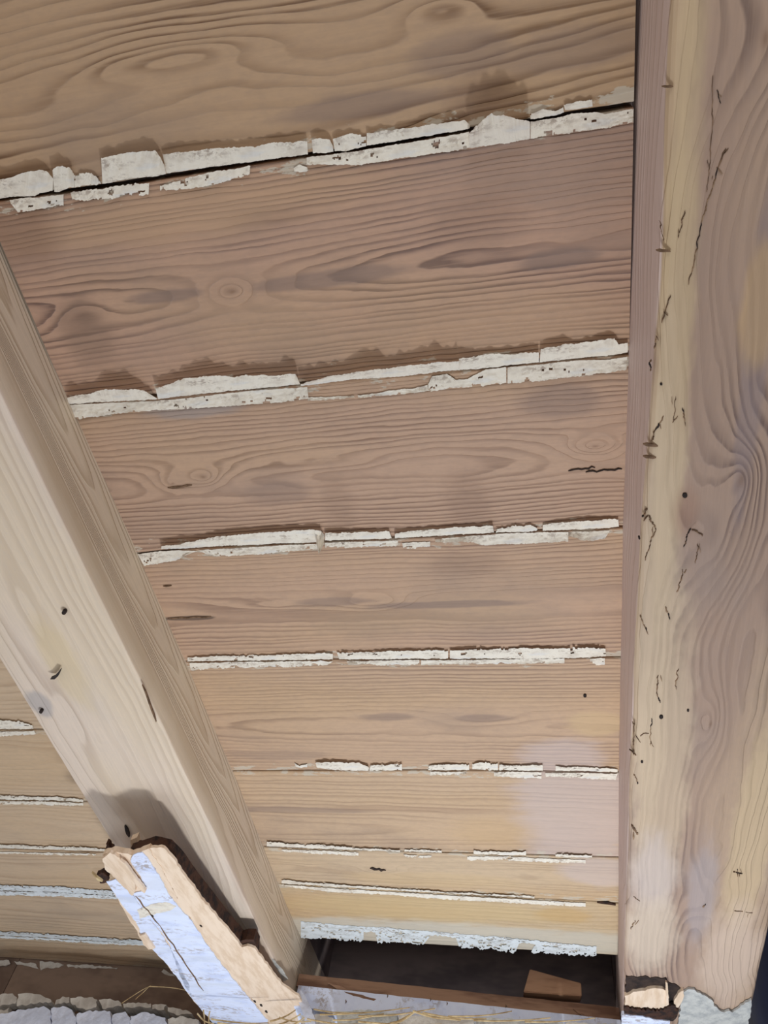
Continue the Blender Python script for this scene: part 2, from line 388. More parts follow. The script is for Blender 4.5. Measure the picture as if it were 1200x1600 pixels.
def flake(parent, top, bot, lift=.004, free='top', amp=1.6, mat='cream', name='paint_flake', rows=5, label=None, base=.0011, zref=None, power=1.4, chip=.72):
    fseed[0] += 3.7; sd = fseed[0]
    zc = CZ if zref is None else zref
    w = max(abs(top[-1][0] - top[0][0]), abs(bot[-1][0] - bot[0][0]))
    n = max(6, min(220, int(w / 1.9))); flat = lift <= .005; rows = 8 if flat else rows
    fa = amp if free == 'top' else amp * .6; fb = amp if free == 'bottom' else amp * .6
    T = rough_line(top, n, fa, sd); B = rough_line(bot, n, fb, sd + 50)
    lo = []; hi = []
    for i in range(n + 1):
        for j in range(rows):
            t = j / (rows - 1)
            u = B[i][0] + (T[i][0] - B[i][0]) * t; v = B[i][1] + (T[i][1] - B[i][1]) * t
            s = t if free == 'top' else 1 - t
            vary = .75 + .5 * noise.noise((u * .02, sd, 0)) + .3 * noise.noise((u * .09, sd, 4))
            drop = base + lift * max(.15, vary) * s ** power + .0009 * (noise.noise((u * .12, v * .25, sd)) + .4)
            drop = max(drop, .0016)
            p = at(u, v, zc - drop); lo.append(p); hi.append(Vector((p.x, p.y, p.z + .0006)))
    m = len(lo); F = []
    for i in range(n):
        for j in range(rows - 1):
            a = i * rows + j
            if flat:
                c = (lo[a] + lo[a + rows + 1]) / 2; t = (j + .5) / (rows - 1)
                q = noise.noise((c.x * 70, c.y * 150, sd)) + .6 * noise.noise((c.x * 190, c.y * 320, sd + 4))
                out_ = (t if free == 'top' else 1 - t)
                if q > chip - .28 * out_: continue
            F.append((a, a + 1, a + rows + 1, a + rows)); F.append((m + a, m + a + rows, m + a + rows + 1, m + a + 1))
    def rim(a, b):
        if not flat: F.append((a, b, m + b, m + a))
    for i in range(n):
        rim(i * rows, (i + 1) * rows); rim(i * rows + rows - 1, (i + 1) * rows + rows - 1)
    for j in range(rows - 1): rim(j, j + 1); rim(n * rows + j, n * rows + j + 1)
    o = centred(name, mesh(lo + hi, F), M[mat], parent, False)
    if label: o['label'] = label
    return o

U = 'top'; Lw = 'bottom'
# joint 1
A, B = planks[0], planks[1]
flake(A, [(-6, 281), (12, 279), (35, 270), (62, 265), (75, 268), (83, 280)], [(-6, 311), (15, 308), (55, 306), (62, 302), (82, 298)], .012)
flake(A, [(82, 264), (95, 257), (108, 262), (115, 272)], [(85, 300), (100, 297), (108, 294), (116, 293)], .014, amp=3)
flake(A, [(115, 272), (135, 268), (150, 274), (157, 284)], [(117, 292), (130, 290), (145, 289), (158, 287)], .004, amp=4)
flake(A, [(158, 247), (200, 238), (243, 235), (252, 249), (258, 262)], [(160, 287), (180, 284), (207, 278), (245, 275), (259, 272)], .011)
flake(A, [(254, 241), (262, 240), (300, 236), (320, 232), (345, 231), (400, 228), (425, 223), (450, 223), (480, 220)], [(260, 271), (300, 265), (350, 258), (400, 252), (440, 246), (481, 241)], .008)
flake(A, [(487, 218), (500, 216), (515, 218), (520, 228)], [(489, 239), (500, 239), (510, 239), (521, 237)], .008)
flake(A, [(520, 218), (535, 212), (549, 208), (560, 211), (572, 210)], [(523, 236), (540, 236), (550, 234), (560, 231), (572, 228)], .005)
flake(A, [(573, 209), (600, 204), (650, 198), (700, 191), (726, 188), (734, 195)], [(573, 227), (600, 223), (650, 215), (700, 207), (725, 203), (734, 200)], .007)
flake(A, [(828, 178), (848, 171), (870, 173), (880, 168)], [(829, 186), (850, 183), (870, 179), (881, 176)], .003)
flake(A, [(881, 164), (900, 159), (925, 156)], [(883, 172), (900, 171), (926, 166)], .003)
flake(B, [(15, 312), (40, 309), (60, 308), (99, 304)], [(17, 318), (28, 331), (50, 328), (99, 320)], .003, Lw)
flake(B, [(110, 300), (150, 295), (185, 290), (233, 285)], [(113, 309), (130, 313), (180, 309), (232, 303)], .003, Lw, amp=3.5)
flake(B, [(250, 291), (285, 280), (330, 269), (391, 259)], [(250, 297), (290, 295), (340, 287), (390, 272)], .003, Lw, amp=2.5)
flake(B, [(459, 262), (468, 257), (480, 262)], [(460, 266), (470, 269), (481, 267)], .002, Lw)
flake(B, [(479, 246), (520, 241), (560, 236), (600, 229), (650, 221), (700, 212), (733, 206)], [(479, 257), (530, 257), (565, 257), (620, 248), (680, 239), (710, 235), (733, 231)], .003, Lw)
flake(B, [(733, 208), (742, 199), (755, 187), (768, 176), (773, 182), (788, 180), (803, 185), (828, 189)], [(733, 231), (745, 230), (760, 228), (770, 226), (780, 225), (790, 224), (805, 221), (828, 217)], .036, U, amp=2.2, rows=7, label='pale torn tongue of paint peeling off across the joint')
flake(B, [(829, 190), (850, 187), (870, 184), (892, 178), (930, 175), (945, 178), (990, 170)], [(829, 217), (850, 212), (870, 210), (900, 206), (930, 202), (950, 199), (988, 191)], .004, Lw)
# joint 2
A, B = planks[1], planks[2]
flake(A, [(105, 621), (120, 617), (140, 615), (160, 609), (185, 608), (222, 609), (235, 616)], [(107, 631), (130, 630), (160, 628), (185, 627), (200, 626), (225, 625), (246, 623)], .019, rows=6)
flake(A, [(243, 607), (262, 601), (290, 591), (320, 588), (345, 587), (365, 589), (385, 586), (425, 587), (450, 584), (462, 585), (467, 595)], [(247, 623), (265, 621), (290, 618), (330, 614), (350, 612), (365, 610), (400, 607), (425, 605), (440, 603), (455, 602), (469, 601)], .019, rows=6, label='long curled paint flake standing off the plank')
flake(A, [(470, 600), (490, 595), (520, 587), (560, 581), (585, 577), (600, 577), (630, 572), (660, 569), (680, 567), (717, 565)], [(470, 603), (490, 601), (520, 597), (560, 592), (585, 591), (600, 590), (630, 588), (660, 584), (690, 580), (718, 578)], .022, rows=6)
flake(A, [(717, 561), (740, 557), (768, 553), (800, 553), (842, 550)], [(718, 578), (745, 576), (770, 574), (800, 570), (842, 566)], .012)
flake(A, [(845, 545), (880, 539), (920, 534), (960, 529), (967, 538), (981, 536)], [(843, 566), (880, 562), (920, 558), (950, 556), (967, 553), (981, 550)], .009)
flake(B, [(108, 633), (160, 630), (200, 628), (250, 626), (300, 621), (350, 615), (400, 610), (440, 607), (480, 605)], [(116, 656), (160, 649), (210, 643), (260, 640), (300, 638), (350, 635), (400, 631), (440, 628), (482, 623)], .004, Lw, mat='cream')
flake(B, [(481, 621), (540, 619), (580, 616), (610, 610), (650, 606), (668, 602)], [(481, 626), (540, 622), (580, 620), (610, 617), (650, 613), (670, 611)], .003, Lw)
flake(B, [(669, 600), (675, 588), (698, 584), (712, 594), (730, 592), (760, 577), (791, 574)], [(670, 611), (685, 609), (700, 607), (720, 605), (740, 603), (765, 600), (791, 598)], .004, Lw)
flake(B, [(793, 574), (850, 569), (900, 563), (950, 562), (980, 558)], [(793, 599), (850, 594), (900, 588), (950, 582), (979, 578)], .005, Lw)
# joint 3
A, B = planks[2], planks[3]
flake(A, [(252, 854), (290, 848), (320, 842), (340, 839), (400, 833), (450, 830), (485, 827), (502, 830)], [(252, 858), (285, 857), (330, 854), (345, 853), (400, 851), (440, 849), (480, 848), (503, 846)], .012)
flake(A, [(496, 829), (501, 829), (507, 836)], [(494, 848), (498, 866), (506, 850)], .035, Lw, rows=7, amp=.6, label='curled tan tip hanging off a paint strip', mat='cream')
flake(A, [(508, 833), (540, 832), (580, 831), (608, 830)], [(508, 844), (560, 843), (585, 842), (612, 841)], .006)
flake(A, [(617, 834), (640, 830), (680, 827), (720, 823), (770, 822)], [(617, 841), (650, 839), (700, 836), (740, 834), (772, 832)], .006)
flake(A, [(775, 827), (800, 822), (828, 821), (840, 826)], [(775, 832), (800, 831), (820, 831), (838, 829)], .004, amp=2.4)
flake(A, [(848, 819), (880, 816), (930, 813), (966, 811)], [(848, 829), (880, 828), (930, 826), (967, 823)], .0055)
flake(B, [(215, 866), (240, 862), (280, 860), (308, 861)], [(225, 884), (250, 880), (280, 874), (290, 866)], .004, Lw)
flake(B, [(310, 860), (340, 858), (400, 855), (440, 852), (496, 850)], [(325, 866), (340, 869), (400, 866), (440, 862), (497, 858)], .004, Lw)
flake(B, [(508, 848), (550, 847), (600, 845), (622, 844)], [(508, 856), (550, 855), (600, 853), (622, 852)], .003, Lw)
flake(B, [(628, 849), (650, 847), (672, 846)], [(630, 855), (648, 857), (672, 853)], .003, Lw)
flake(B, [(680, 843), (720, 839), (745, 837), (800, 833), (888, 831)], [(680, 847), (735, 846), (750, 852), (800, 850), (888, 846)], .006, Lw)
flake(B, [(888, 831), (920, 830), (953, 829)], [(888, 838), (916, 845), (945, 842)], .010, Lw)
# joint 4
A, B = planks[3], planks[4]
flake(A, [(293, 1027), (350, 1025), (400, 1024), (450, 1022), (520, 1020)], [(293, 1033), (350, 1032), (400, 1032), (450, 1031), (520, 1030)], .003)
flake(A, [(526, 1020), (560, 1019), (600, 1018), (640, 1017), (700, 1015)], [(530, 1030), (560, 1030), (600, 1030), (640, 1029), (700, 1029)], .004)
flake(A, [(703, 1016), (760, 1014), (790, 1013), (860, 1013), (920, 1012), (946, 1013)], [(703, 1029), (760, 1029), (790, 1029), (860, 1029), (920, 1027), (947, 1025)], .005)
flake(B, [(296, 1036), (400, 1034), (500, 1033), (520, 1033)], [(298, 1046), (400, 1042), (450, 1042), (515, 1038)], .003, Lw, amp=2.2)
flake(B, [(542, 1033), (600, 1032), (655, 1031)], [(545, 1036), (600, 1039), (655, 1038)], .003, Lw)
flake(B, [(658, 1032), (740, 1031), (800, 1030), (882, 1029)], [(658, 1039), (740, 1037), (800, 1037), (882, 1036)], .003, Lw)
flake(B, [(922, 1029), (945, 1028)], [(922, 1039), (945, 1038)], .003, Lw)
# joint 5
A, B = planks[4], planks[5]
flake(A, [(493, 1192), (520, 1191), (560, 1192), (576, 1199)], [(495, 1199), (520, 1203), (560, 1204), (576, 1204)], .006)
flake(A, [(579, 1195), (600, 1196), (628, 1194)], [(577, 1204), (600, 1204), (628, 1203)], .004, amp=2.5)
flake(A, [(670, 1196), (700, 1194), (733, 1194)], [(669, 1203), (700, 1203), (733, 1203)], .004)
flake(A, [(738, 1193), (760, 1192), (778, 1192)], [(738, 1202), (760, 1203), (778, 1203)], .004, amp=2.5)
flake(A, [(780, 1195), (820, 1196), (848, 1196)], [(780, 1203), (820, 1204), (848, 1204)], .004)
flake(A, [(868, 1198), (920, 1199), (965, 1201)], [(868, 1204), (920, 1205), (965, 1206)], .003)
flake(A, [(460, 1193), (468, 1196), (480, 1193)], [(462, 1197), (468, 1199), (480, 1199)], .002)
flake(B, [(672, 1205), (700, 1206), (730, 1206)], [(672, 1211), (700, 1211), (728, 1209)], .003, Lw)
flake(B, [(772, 1206), (810, 1206), (846, 1207)], [(772, 1213), (810, 1215), (846, 1216)], .003, Lw)
flake(B, [(852, 1208), (900, 1208), (965, 1209)], [(853, 1213), (900, 1214), (962, 1219)], .003, Lw)
# joint 6
A, B = planks[5], planks[6]
flake(A, [(417, 1315), (460, 1319), (500, 1320), (560, 1325), (625, 1328)], [(417, 1322), (460, 1324), (500, 1326), (560, 1328), (625, 1331)], .004)
flake(A, [(632, 1327), (660, 1328), (690, 1329)], [(632, 1330), (660, 1331), (690, 1332)], .002)
flake(A, [(740, 1329), (790, 1331), (822, 1331)], [(740, 1334), (790, 1336), (822, 1336)], .003)
flake(A, [(868, 1334), (895, 1336), (925, 1336)], [(868, 1338), (895, 1339), (925, 1340)], .003)
flake(B, [(440, 1327), (500, 1329), (560, 1332)], [(440, 1330), (500, 1334), (560, 1337)], .003, Lw)
flake(B, [(630, 1335), (650, 1336), (675, 1337)], [(634, 1339), (652, 1341), (672, 1340)], .003, Lw)
flake(B, [(730, 1338), (780, 1338), (860, 1342), (915, 1344)], [(730, 1343), (790, 1344), (860, 1347), (915, 1348)], .003, Lw)
# joint 7
A, B = planks[6], planks[7]
flake(A, [(440, 1375), (500, 1380), (600, 1387), (700, 1394), (835, 1400)], [(440, 1380), (500, 1384), (600, 1390), (700, 1396), (835, 1403)], .003)
flake(B, [(440, 1382), (520, 1388), (620, 1394), (700, 1399), (840, 1407), (915, 1411)], [(440, 1385), (520, 1393), (620, 1399), (700, 1405), (840, 1413), (915, 1417)], .003, Lw)
# whitish far edge of the last plank
P7 = planks[7]
flake(P7, [(470, 1440), (560, 1447), (700, 1457), (800, 1466), (932, 1479)], [(470, 1450), (560, 1455), (700, 1463), (800, 1472), (932, 1485)], .001, Lw, mat='bluewhite', amp=2.5, chip=.66)
flake(P7, [(470, 1449), (520, 1452), (568, 1456)], [(470, 1465), (520, 1467), (568, 1470)], .001, Lw, mat='bluewhite', amp=3, chip=.62)
flake(P7, [(586, 1456), (625, 1459), (672, 1462)], [(590, 1471), (625, 1473), (662, 1475)], .001, Lw, mat='bluewhite', amp=4, chip=.50)
flake(P7, [(712, 1464), (760, 1468), (812, 1472)], [(718, 1480), (760, 1483), (806, 1486)], .001, Lw, mat='bluewhite', amp=4, chip=.55)
flake(P7, [(835, 1476), (880, 1480), (932, 1484)], [(830, 1488), (880, 1491), (932, 1494)], .001, Lw, mat='bluewhite', amp=3, chip=.60)
# left bay
LP = lplanks
flake(LP[2], [(-8, 1124), (30, 1127), (50, 1133)], [(-8, 1139), (30, 1139), (52, 1139)], .003, amp=2)
flake(LP[3], [(-8, 1143), (30, 1143), (53, 1142)], [(-8, 1151), (30, 1149), (56, 1147)], .003, Lw)
flake(LP[3], [(-8, 1243), (40, 1245), (80, 1245), (130, 1249)], [(-8, 1249), (40, 1250), (80, 1250), (130, 1253)], .003)
flake(LP[4], [(-8, 1252), (60, 1252), (130, 1255)], [(-8, 1256), (60, 1257), (130, 1259)], .002, Lw)
flake(LP[4], [(-8, 1320), (40, 1321), (100, 1323), (168, 1326)], [(-8, 1325), (40, 1326), (100, 1328), (168, 1330)], .003)
flake(LP[5], [(-8, 1331), (80, 1332), (150, 1334)], [(-8, 1333), (80, 1335), (150, 1336)], .002, Lw)
flake(LP[5], [(-8, 1383), (100, 1386), (185, 1393)], [(-8, 1391), (100, 1394), (185, 1400)], .003, mat='bluewhite')
flake(LP[6], [(-8, 1392), (100, 1395), (188, 1401)], [(-8, 1398), (100, 1401), (188, 1405)], .002, Lw, mat='bluewhite')
flake(LP[6], [(-8, 1455), (60, 1458), (120, 1463), (230, 1470)], [(-8, 1461), (60, 1464), (120, 1468), (230, 1475)], .003, mat='bluewhite')
flake(LP[7], [(-8, 1462), (60, 1465), (120, 1469), (230, 1475)], [(-8, 1465), (60, 1468), (120, 1472), (230, 1478)], .002, Lw, mat='bluewhite')

# ------------------------------------------------------------------ beams
def beam_mesh(xl, xr, zb, y0, y1, seed, top=.034, ny=200, rad=.006, xoff=None):
    """hewn timber: xl/xr are functions of y for the lower arrises; sides rise to the planks"""
    V = []; F = []; rows = 0
    for i in range(ny + 1):
        y = y0 + (y1 - y0) * i / ny
        a, b = xl(y), xr(y); z = zb(y)
        ra = rad * (1 + .5 * noise.noise((y * 6, seed, 2))); rb = rad * (1 + .8 * noise.noise((y * 6, seed, 7)))
        row = []
        tl, tr = xoff[0](y), xoff[1](y)
        nz = 7
        for j in range(nz + 1):
            t = j / nz; zz = CZ + top + (z + ra - CZ - top) * t
            row.append((tl + (a - tl) * t, y, zz))
        for j in range(1, 4):
            th = math.pi / 2 * j / 4; row.append((a + ra * (1 - math.cos(th)), y, z + ra * (1 - math.sin(th))))
        nb = 18
        for j in range(nb + 1):
            t = j / nb; row.append((a + ra + (b - rb - a - ra) * t, y, z))
        for j in range(1, 4):
            th = math.pi / 2 * j / 4; row.append((b - rb * (1 - math.sin(th)), y, z + rb * (1 - math.cos(th))))
        for j in range(nz + 1):
            t = j / nz; zz = z + rb + (CZ + top - z - rb) * t
            row.append((b + (tr - b) * t, y, zz))
        rr = []
        for p in row:
            q = Vector(p)
            d = .0010 * noise.noise((q.x * 22, q.y * 4, q.z * 22 + seed)) + .0005 * noise.noise((q.x * 70, q.y * 18, q.z * 70 + seed))
            rr.append((q.x + d, q.y, q.z + d))
        rows = len(rr); V += rr
    for i in range(ny):
        for j in range(rows - 1):
            a = i * rows + j; F.append((a, a + 1, a + rows + 1, a + rows))
        F.append((i * rows + rows - 1, i * rows, (i + 1) * rows, (i + 1) * rows + rows - 1))
    F.append(tuple(range(rows))); F.append(tuple(range(ny * rows, (ny + 1) * rows)))
    return mesh(V, F)
ZB = zh(.862)
def fn(pts):
    P = [(a * S, b * S) for a, b in pts]
    return lambda y: poly_interp(P, y)
lb = tag(empty('ceiling_beam', (-.83 * S, .9 * S, ZB)), 'left pale sanded timber ceiling beam above the broken board', 'beam', 'ceiling beams', 'structure')
lbc = (-.83 * S, .9 * S, ZB)
def bl(c, u, v, z=ZB): p = at(u, v, z); return p.y - c[1], p.x - c[0]
def KB(c, u, v, sl, sa, amp, core=.3): l, a = bl(c, u, v); return (l, a, sl, sa, amp, core)
def PB(c, u, v, rl, ra, col, st, soft=.3): l, a = bl(c, u, v); return (l, a, rl, ra, col, st, soft)
M['beam_l'] = wood('sanded_beam_wood', 'Y', light=(220, 200, 180), dark=(170, 144, 122), grey=(196, 184, 174), warm=(222, 200, 164), ring=.017, a0=-.02, d0=.03, damp=.05, wob=.03,
                   warp=.010, contrast=.42, seed=31.0, side=((204, 184, 154), .5), tilt=.05, sboost=2.6, sidev=(.092, .13, 2600.0), blotch=.4, warmth=.4, knots=[KB(lbc, 45, 960, .12, .02, .03, .01), KB(lbc, 115, 1120, .10, .015, .025, .01)],  # side: the wood's own tint, with some shade put into its colour
                   patches=[PB(lbc, 62, 1100, .03, .02, (168, 160, 156), .7), PB(lbc, 100, 1040, .10, .03, (210, 186, 140), .4)])
o = centred('timber', beam_mesh(fn([(-1, -.957), (3, -.953)]), fn([(-1, -.708), (.4, -.706), (.9, -.704), (1.4, -.703), (3, -.706)]),
            lambda y: zh(.858 + .004 * math.sin(y * 2)), -.65 * S, 2.34 * S, 3.0, rad=.0035, xoff=(fn([(-1, -.957), (3, -.953)]), fn([(-1, -.714), (.2, -.718), (.45, -.708), (1.0, -.699), (1.4, -.698), (1.9, -.709), (3, -.714)]))),
            M['beam_l'], lb, True, lbc)
rb = tag(empty('ceiling_beam', (.26 * S, .9 * S, ZB)), 'right worm-eaten timber ceiling beam with a swirled knot and cracks', 'beam', 'ceiling beams', 'structure')
rbc = (.26 * S, .9 * S, ZB)
M['beam_r'] = wood('worm_eaten_beam_wood', 'Y', light=(168, 140, 120), dark=(112, 90, 80), grey=(150, 132, 122), warm=(204, 176, 138), ring=.0095, a0=.02, d0=.02, damp=.04, wob=.035,
                   warp=.016, contrast=.8, seed=44.0, blotch=.45, warmth=.3,
                   knots=[KB(rbc, 1158, 748, .040, .016, .030, .25), KB(rbc, 1140, 830, .12, .05, .05, .01), KB(rbc, 1110, 1130, .07, .02, .03, .1), KB(rbc, 1195, 60, .07, .03, .03, .1), KB(rbc, 1095, 1400, .10, .03, .03, .01)],
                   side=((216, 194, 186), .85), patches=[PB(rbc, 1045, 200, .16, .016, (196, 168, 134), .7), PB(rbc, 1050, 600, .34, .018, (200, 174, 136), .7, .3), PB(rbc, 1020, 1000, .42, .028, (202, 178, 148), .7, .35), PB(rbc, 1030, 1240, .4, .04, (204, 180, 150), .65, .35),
                            PB(rbc, 1180, 560, .2, .012, (140, 122, 118), .6), PB(rbc, 1190, 480, .06, .018, (200, 164, 116), .5), PB(rbc, 1070, 800, .035, .014, (146, 106, 84), .4, .5),
                            PB(rbc, 1095, 1400, .16, .024, (166, 154, 152), .6, .4), PB(rbc, 1020, 1370, .12, .035, (204, 190, 184), .5, .45), PB(rbc, 1170, 1330, .3, .03, (204, 178, 140), .6, .3), PB(rbc, 1015, 1460, .13, .045, (204, 184, 162), .85, .45), PB(rbc, 1140, 1500, .18, .05, (202, 178, 158), .75, .4)])
xr_l = fn([(-1, .142), (.3, .1405), (.65, .130), (1.08, .1245), (1.9, .1255), (3, .1265)])
o = centred('timber', beam_mesh(xr_l, fn([(-1, .40), (3, .403)]), lambda y: zh(.860), -.65 * S, 2.34 * S, 8.0, rad=.011,
            xoff=(fn([(-1, .134), (.05, .133), (.3, .128), (.75, .123), (1.3, .124), (2.1, .130), (3, .132)]), fn([(-1, .40), (3, .403)]))), M['beam_r'], rb, True, rbc)

# slivers: cracks, worm tracks, nail holes in the beams
def sliver(parent, pts, w, z=None, mat='black', name='crack', plane=None, proud=.0006, depth=.002):
    """narrow groove body set into a surface along a pixel path; w in pixels"""
    n = len(pts); V = []; F = []
    for i, (u, v) in enumerate(pts):
        a = pts[max(0, i - 1)]; b = pts[min(n - 1, i + 1)]
        dx, dy = b[0] - a[0], b[1] - a[1]; l = math.hypot(dx, dy) or 1
        ww = w * (.25 if i in (0, n - 1) else random.uniform(.7, 1.2)) / 2
        nx, ny = -dy / l * ww, dx / l * ww
        for sgn in (1, -1):
            for pr in (proud, -depth):
                if plane: p = onp(u + nx * sgn, v + ny * sgn, plane[0] , plane[1]) + plane[1] * pr
                else: p = at(u + nx * sgn, v + ny * sgn, z); p = Vector((p.x, p.y, z - pr))
                V.append(p)
    for i in range(n - 1):
        a = i * 4; b = a + 4
        F += [(a, a + 2, b + 2, b), (a + 1, b + 1, b + 3, a + 3), (a, b, b + 1, a + 1), (a + 2, a + 3, b + 3, b + 2)]
    F += [(0, 1, 3, 2), (4 * n - 4, 4 * n - 2, 4 * n - 1, 4 * n - 3)]
    return centred(name, mesh(V, F), M[mat], parent)
def wiggle(p, q, n, amp):
    out = []
    for i in range(n + 1):
        t = i / n; k = amp * random.uniform(-1, 1) * (0 if i in (0, n) else 1)
        dx, dy = q[0] - p[0], q[1] - p[1]; l = math.hypot(dx, dy)
        out.append((p[0] + dx * t - dy / l * k, p[1] + dy * t + dx / l * k))
    return out
def hole(parent, u, v, r, z, name='nail_hole', mat='black'):
    V = []; F = []; n = 10
    for pr in (.0007, -.004):
        for i in range(n):
            a = 2 * math.pi * i / n; p = at(u + r * math.cos(a), v + r * math.sin(a), z); V.append(Vector((p.x, p.y, z - pr)))
    F = [tuple(range(n)), tuple(range(n, 2 * n))] + [(i, (i + 1) % n, n + (i + 1) % n, n + i) for i in range(n)]
    return centred(name, mesh(V, F), M[mat], parent)
ZR = zh(.860)
RZ = ZR - .0006
for pts, w, m in [
    ([(1134, 232), (1128, 245), (1122, 262), (1118, 278)], 5, 'black'),
    (wiggle((1118, 278), (1104, 318), 5, 1.5), 4, 'black'), (wiggle((1104, 318), (1086, 398), 8, 1.8), 3.5, 'black'),
    (wiggle((1086, 398), (1076, 445), 5, 1.5), 2.5, 'umber'), (wiggle((1114, 118), (1110, 250), 8, 1.5), 2.2, 'umber'), (wiggle((1110, 250), (1104, 300), 4, 1), 2, 'umber'),
    (wiggle((1120, 140), (1126, 162), 4, 1.5), 3, 'black'), (wiggle((1070, 330), (1060, 372), 6, 2), 2.5, 'umber'),
    (wiggle((1030, 345), (1038, 378), 5, 1.5), 2.2, 'umber'), (wiggle((1048, 462), (1034, 505), 5, 1.5), 2.5, 'umber'),
    (wiggle((1026, 525), (1022, 545), 4, 2), 4, 'black'), (wiggle((1018, 562), (1016, 580), 4, 2), 4, 'black'),
    (wiggle((1036, 650), (1024, 672), 4, 2), 4.5, 'black'), (wiggle((1024, 672), (1018, 690), 4, 2), 3, 'umber'), (wiggle((1066, 638), (1071, 666), 4, 1.5), 3, 'black'),
    (wiggle((1056, 620), (1052, 660), 4, 1.5), 2, 'umber'),
    (wiggle((1012, 795), (1003, 808), 4, 2), 4, 'black'), (wiggle((1014, 806), (1024, 830), 5, 2.5), 4.5, 'umber'), (wiggle((1024, 830), (1008, 876), 7, 3), 3, 'umber'),
    (wiggle((1080, 826), (1068, 855), 6, 2.5), 3, 'black'), (wiggle((1080, 828), (1098, 838), 5, 2), 3, 'umber'), (wiggle((1066, 890), (1057, 925), 6, 2.5), 3, 'umber'),
    (wiggle((1090, 850), (1086, 880), 5, 2.5), 3, 'umber'), (wiggle((1040, 948), (1047, 968), 4, 1), 4, 'black'), (wiggle((1000, 962), (1010, 985), 5, 1), 3.5, 'black'),
    (wiggle((1028, 1055), (1026, 1080), 4, 1), 3.5, 'umber'), (wiggle((1026, 1080), (1032, 1098), 4, 1), 3.5, 'black'), (wiggle((1018, 1122), (1016, 1165), 6, 2), 3, 'black'),
    (wiggle((992, 1128), (990, 1180), 6, 1.5), 4, 'umber'), (wiggle((1000, 1150), (1014, 1146), 5, 2.5), 2.5, 'umber'), (wiggle((1060, 1045), (1057, 1078), 5, 2.5), 2.5, 'umber'),
    (wiggle((990, 1210), (996, 1225), 5, 2), 3, 'black'), (wiggle((987, 1290), (997, 1304), 4, .6), 7, 'black'), (wiggle((990, 1400), (1000, 1408), 4, 1), 2.5, 'umber'), (wiggle((992, 1438), (986, 1452), 5, 2), 3, 'umber'),
    (wiggle((1145, 1362), (1160, 1365), 4, .5), 2.5, 'black'), (wiggle((1152, 1358), (1153, 1370), 4, .5), 2, 'black'), (wiggle((1148, 1423), (1161, 1424), 4, .4), 2, 'umber'), (wiggle((1164, 1425), (1176, 1426), 4, .4), 2, 'umber'),
    (wiggle((1098, 1418), (1102, 1412), 3, .4), 4, 'black'), (wiggle((1010, 175), (1032, 174), 4, .5), 0, 'umber')]:
    if not w: continue
    i0 = 0
    while i0 < len(pts) - 1:
        i1 = min(len(pts) - 1, i0 + random.choice((1, 2, 3)))
        sg = pts[i0:i1 + 1]; (a_, b_), (c_2, d_) = sg[0], sg[-1]
        fine_ = []
        for (p0, q0), (p1, q1) in zip(sg, sg[1:]):
            for t in (0, .33, .66): fine_.append((p0 + (p1 - p0) * t + random.uniform(-.8, .8), q0 + (q1 - q0) * t))
        fine_.append((c_2, d_))
        sliver(rb, fine_, w * random.uniform(.35, .62), RZ, m if random.random() < .5 else random.choice(('umber', 'tan')), 'crack')
        if random.random() < .2: sliver(rb, wiggle((a_ + random.uniform(-7, 7), b_), (a_ + random.uniform(-7, 7), b_ + random.uniform(5, 14)), 3, .8), w * .35, RZ, random.choice(('tan', 'umber')), 'crack')
        i0 = i1
for u, v, r in [(1070, 774, 4.0), (1033, 1120, 3.2), (1033, 600, 2.0), (999, 841, 1.6), (1003, 1190, 2.0), (1075, 1110, 1.8)]: hole(rb, u, v, r, RZ)
for p, q in [((1005, 694), (1028, 697)), ((1005, 713), (1025, 715)), ((1034, 135), (1052, 135)), ((1025, 391), (1048, 393))]:
    sliver(rb, wiggle(p, q, 4, .5), 4.0, RZ, 'umber', 'gouge')
LZ = zh(.861) - .0006
for u, v, r in [(100, 957, 3.5), (64, 1112, 2.8)]: hole(lb, u, v, r, LZ - .003)
sliver(lb, [(80, 1059), (86, 1058), (91, 1053), (95, 1046)], 3.5, LZ - .006, 'metal', 'bent_nail', proud=.003, depth=.003)
sliver(lb, wiggle((222, 1070), (244, 1128), 6, 1.0), 2.2, LZ - .003, 'umber', 'crack')
for pts, w in [(wiggle((195, 1290), (202, 1308), 3, .5), 5)]: sliver(lb, pts, w, LZ - .003, 'black', 'crack')
# splits and dark seams in the planks
sliver(planks[2], wiggle((888, 736), (930, 731), 8, 2.5), 1.8, CZ - .0015, 'black', 'split')
sliver(planks[2], wiggle((915, 738), (972, 733), 10, 1.6), 1.8, CZ - .0015, 'black', 'split')
sliver(planks[2], wiggle((262, 762), (300, 758), 5, 2), 3, CZ - .0015, 'umber', 'split')
sliver(planks[3], wiggle((262, 966), (330, 963), 9, 1.5), 2.2, CZ - .0015, 'umber', 'split')
sliver(planks[3], wiggle((255, 916), (268, 915), 3, .5), 2.5, CZ - .0015, 'umber', 'split')
sliver(planks[6], wiggle((578, 1357), (603, 1360), 7, 1.2), 3, CZ - .0015, 'black', 'split')
hole(planks[4], 914, 1087, 2.6, CZ - .0015)
sliver(planks[7], [(933, 1410), (950, 1411), (962, 1414)], 6, CZ - .0018, 'rot_and_shade', 'split')

